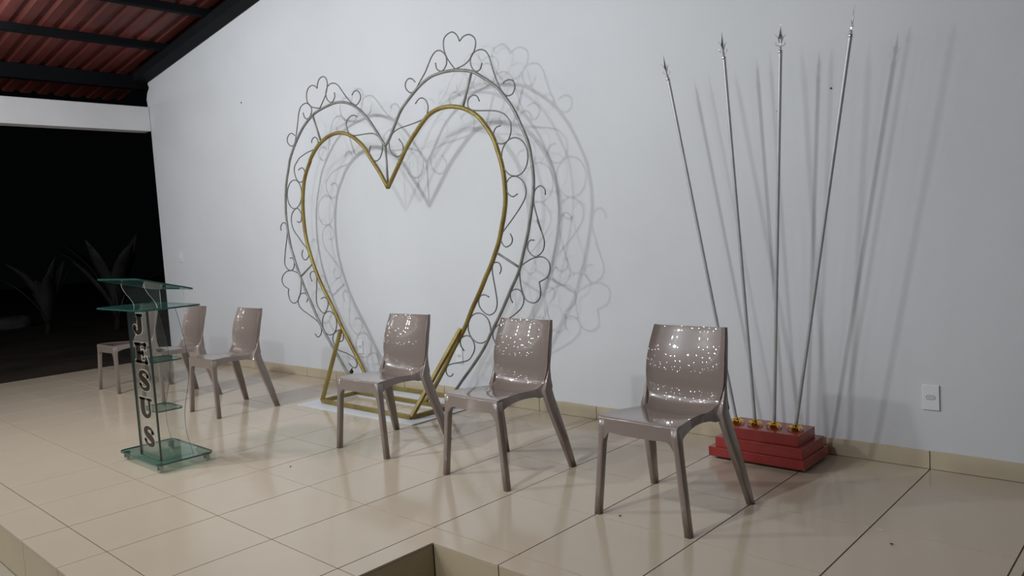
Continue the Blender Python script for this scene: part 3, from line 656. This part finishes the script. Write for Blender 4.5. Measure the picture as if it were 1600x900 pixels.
# ------------------------------------------------------------------ sockets, switch, specks
def plate(x0, x1, z0, z1, lab, cat, name):
    cx, cz = (x0+x1)/2*K, (z0+z1)/2*K; w_, h_ = (x1-x0)*K/2, (z1-z0)*K/2
    e = empty(name, Vector((cx, .464*K, cz)), lab, cat)
    meshobj('cover_plate', *box(-w_, w_, -.009, .0015, -h_, h_), M['plate'], e, bevel=.003, seg=2)
    return e, w_, h_
for (x0, x1, z0, z1, lab) in ((-.033, .056, .349, .497, 'white wall socket low on the wall at the far right, beyond the red box'), (-5.555, -5.468, .335, .483, 'white wall socket seen through the left leg of the metal heart'),
                              (-4.005, -3.920, .336, .484, 'white wall socket seen between the right bars of the metal heart')):
    e, w_, h_ = plate(x0, x1, z0, z1, lab, 'socket', 'wall_socket')
    hexp = [(-.021, 0), (-.013, -.0085), (.013, -.0085), (.021, 0), (.013, .0085), (-.013, .0085)]
    meshobj('socket_insert', *prism(hexp, -.0100, -.004, 'y'), M['plate'], e, bevel=.0006, seg=1)
    meshobj('pin_hole', *join(*[lathe_ for lathe_ in [([(a_+dx, y_, b_) for dx in (0,) for (a_, y_, b_) in [(c_+.0026*math.cos(t_*PI/4), yy, .0026*math.sin(t_*PI/4)+dz) for yy in (-.0103, -.0095) for t_ in range(8)]], [tuple(range(8)), tuple(range(15, 7, -1))]+[(i, (i+1) % 8, 8+(i+1) % 8, 8+i) for i in range(8)]) for c_, dz in ((-.0095, 0), (0, .001), (.0095, 0))]]), M['slot'], e)
    rim = [(a*1.12, b_*1.25) for a, b_ in hexp]
    meshobj('insert_rim', *prism(rim, -.0093, -.0088, 'y'), M['slot'], e)
e, w_, h_ = plate(-9.77, -9.655, 1.40, 1.555, 'white light switch high on the wall above the podium, near the dark opening', 'switch', 'light_switch')
meshobj('rocker', *box(-.012, .012, -.013, -.006, -.022, .022), M['plate'], e, bevel=.002)
def bug(loc, r, name, lab, cat, wall_=False):
    parts = [lathe([(r*.3, -r), (r*.8, -r*.5), (r, 0), (r*.7, r*.6), (r*.2, r)], 8)]
    for s in (-1, 1):
        for k in (-1, 0, 1): parts.append(tube([Vector((0, k*r*.5, 0)), Vector((s*r*1.1, k*r*.9, r*.4)), Vector((s*r*1.7, k*r*1.2, -r*.3))], r*.12, 4))
    V, F = join(*parts); V = [tuple(v) for v in V]
    V = [(x, z, y) for x, y, z in V] if wall_ else [(x, y*1.2, z*.7) for x, y, z in V]
    o = meshobj(name, V, F, M['speck']); o.location = loc; return tag(o, lab, cat)
bug(Vector((-1.074*K, -1.14*K, .0040)), .0042, 'insect', 'tiny dark insect on the tile under the nearest chair', 'insect')
bug(Vector((.141*K, -.746*K, .0040)), .0042, 'insect', 'tiny dark insect on the empty tiles at the lower right', 'insect')
bug(Vector((-3.482*K, -1.64*K, .0030)), .0038, 'insect', 'tiny dark insect on the tiles between podium and heart', 'insect')
bug(Vector((-.50*K, .4635*K-.004, 2.273*K)), .0040, 'insect', 'tiny dark insect on the wall between the two right spears', 'insect', True)
bug(Vector((-.836*K, .4635*K-.004, 2.187*K)), .0038, 'insect', 'tiny dark insect on the wall beside the third spear', 'insect', True)
bug(Vector((-7.602*K, .4635*K-.004, 3.329*K)), .0065, 'insect', 'small dark insect high on the wall left of the heart', 'insect', True)

# ------------------------------------------------------------------ garden in the dark
def leaf(L_, wd, bend, az, tilt, base):
    V, F = [], []; n = 9
    for i in range(n):
        t = i/(n-1); r = L_*t; el = tilt-bend*t
        x = sum(L_/(n-1)*math.cos(tilt-bend*q/(n-1)) for q in range(i)); z = sum(L_/(n-1)*math.sin(tilt-bend*q/(n-1)) for q in range(i))
        ww = wd*math.sin(PI*min(1, .08+t*.92))**.7
        for s, dz in ((-1, .25), (0, 0), (1, .25)):
            y = s*ww; zz = z+dz*ww
            V.append((base[0]+x*math.cos(az)-y*math.sin(az), base[1]+x*math.sin(az)+y*math.cos(az), base[2]+zz))
    for i in range(n-1):
        for k in range(2): F.append((i*3+k, i*3+k+1, (i+1)*3+k+1, (i+1)*3+k))
    return V, F
def plant(loc, nleaf, Lf, wd, hstem, lab, seed):
    r = random.Random(seed)
    e = empty('broadleaf_plant', Vector(loc), lab, 'plant')
    meshobj('stem', *tube([Vector((0, 0, -.25)), Vector((.03, .02, hstem*.5)), Vector((0, .05, hstem))], [.09, .07, .05], 8), M['stem'], e, smooth=True)
    for k in range(nleaf):
        az = 2*PI*k/nleaf+r.uniform(-.3, .3)
        o = meshobj('leaf', *leaf(Lf*r.uniform(.75, 1.15), wd*r.uniform(.8, 1.15), r.uniform(.3, .9), az, r.uniform(1.0, 1.45), (0, .03, hstem*r.uniform(.7, 1))), M['leaf'], e, smooth=True)
        s = o.modifiers.new('thick', 'SOLIDIFY'); s.thickness = .006
    return e
GZ = -.38*K
plant((-19.0, 1.75, GZ), 10, 1.5, .15, .3, 'dim broad-leaved plant in the dark garden left of the podium', 3)
plant((-17.5, 2.75, GZ), 9, 1.9, .18, .4, 'faint tall plant in the dark garden just behind the podium', 5)
def lump(loc, sx, sy, sz, seed, lab):
    r = random.Random(seed); bm = bmesh.new(); bmesh.ops.create_icosphere(bm, subdivisions=3, radius=1)
    ph = [r.uniform(0, 6) for _ in range(6)]
    for v in bm.verts:
        c = v.co; k = 1+.10*math.sin(3*c.x+ph[0])+.10*math.sin(4*c.y+ph[1])+.09*math.sin(5*c.z+ph[2])+.05*math.sin(9*c.x+7*c.y+ph[3])
        v.co = Vector((c.x*k*sx, c.y*k*sy, max(-.3, c.z*k)*sz))
    me = bpy.data.meshes.new('rubble_heap'); bm.to_mesh(me); bm.free(); me.materials.append(M['stone']); me.shade_smooth()
    o = link('rubble_heap', me); o.location = loc; return tag(o, lab, 'rubble')
lump((-21.6, 1.60, GZ+.10), .38, .50, .24, 1, 'long pale rubble heap in the dark garden at the left')
lump((-21.2, .72, GZ+.08), .22, .25, .22, 2, 'small pale rubble heap left of the longer one in the dark garden')
lump((-12.6, -1.05, GZ+.06), .07, .07, .08, 6, 'small pale stone on the bare soil just beyond the stage edge')
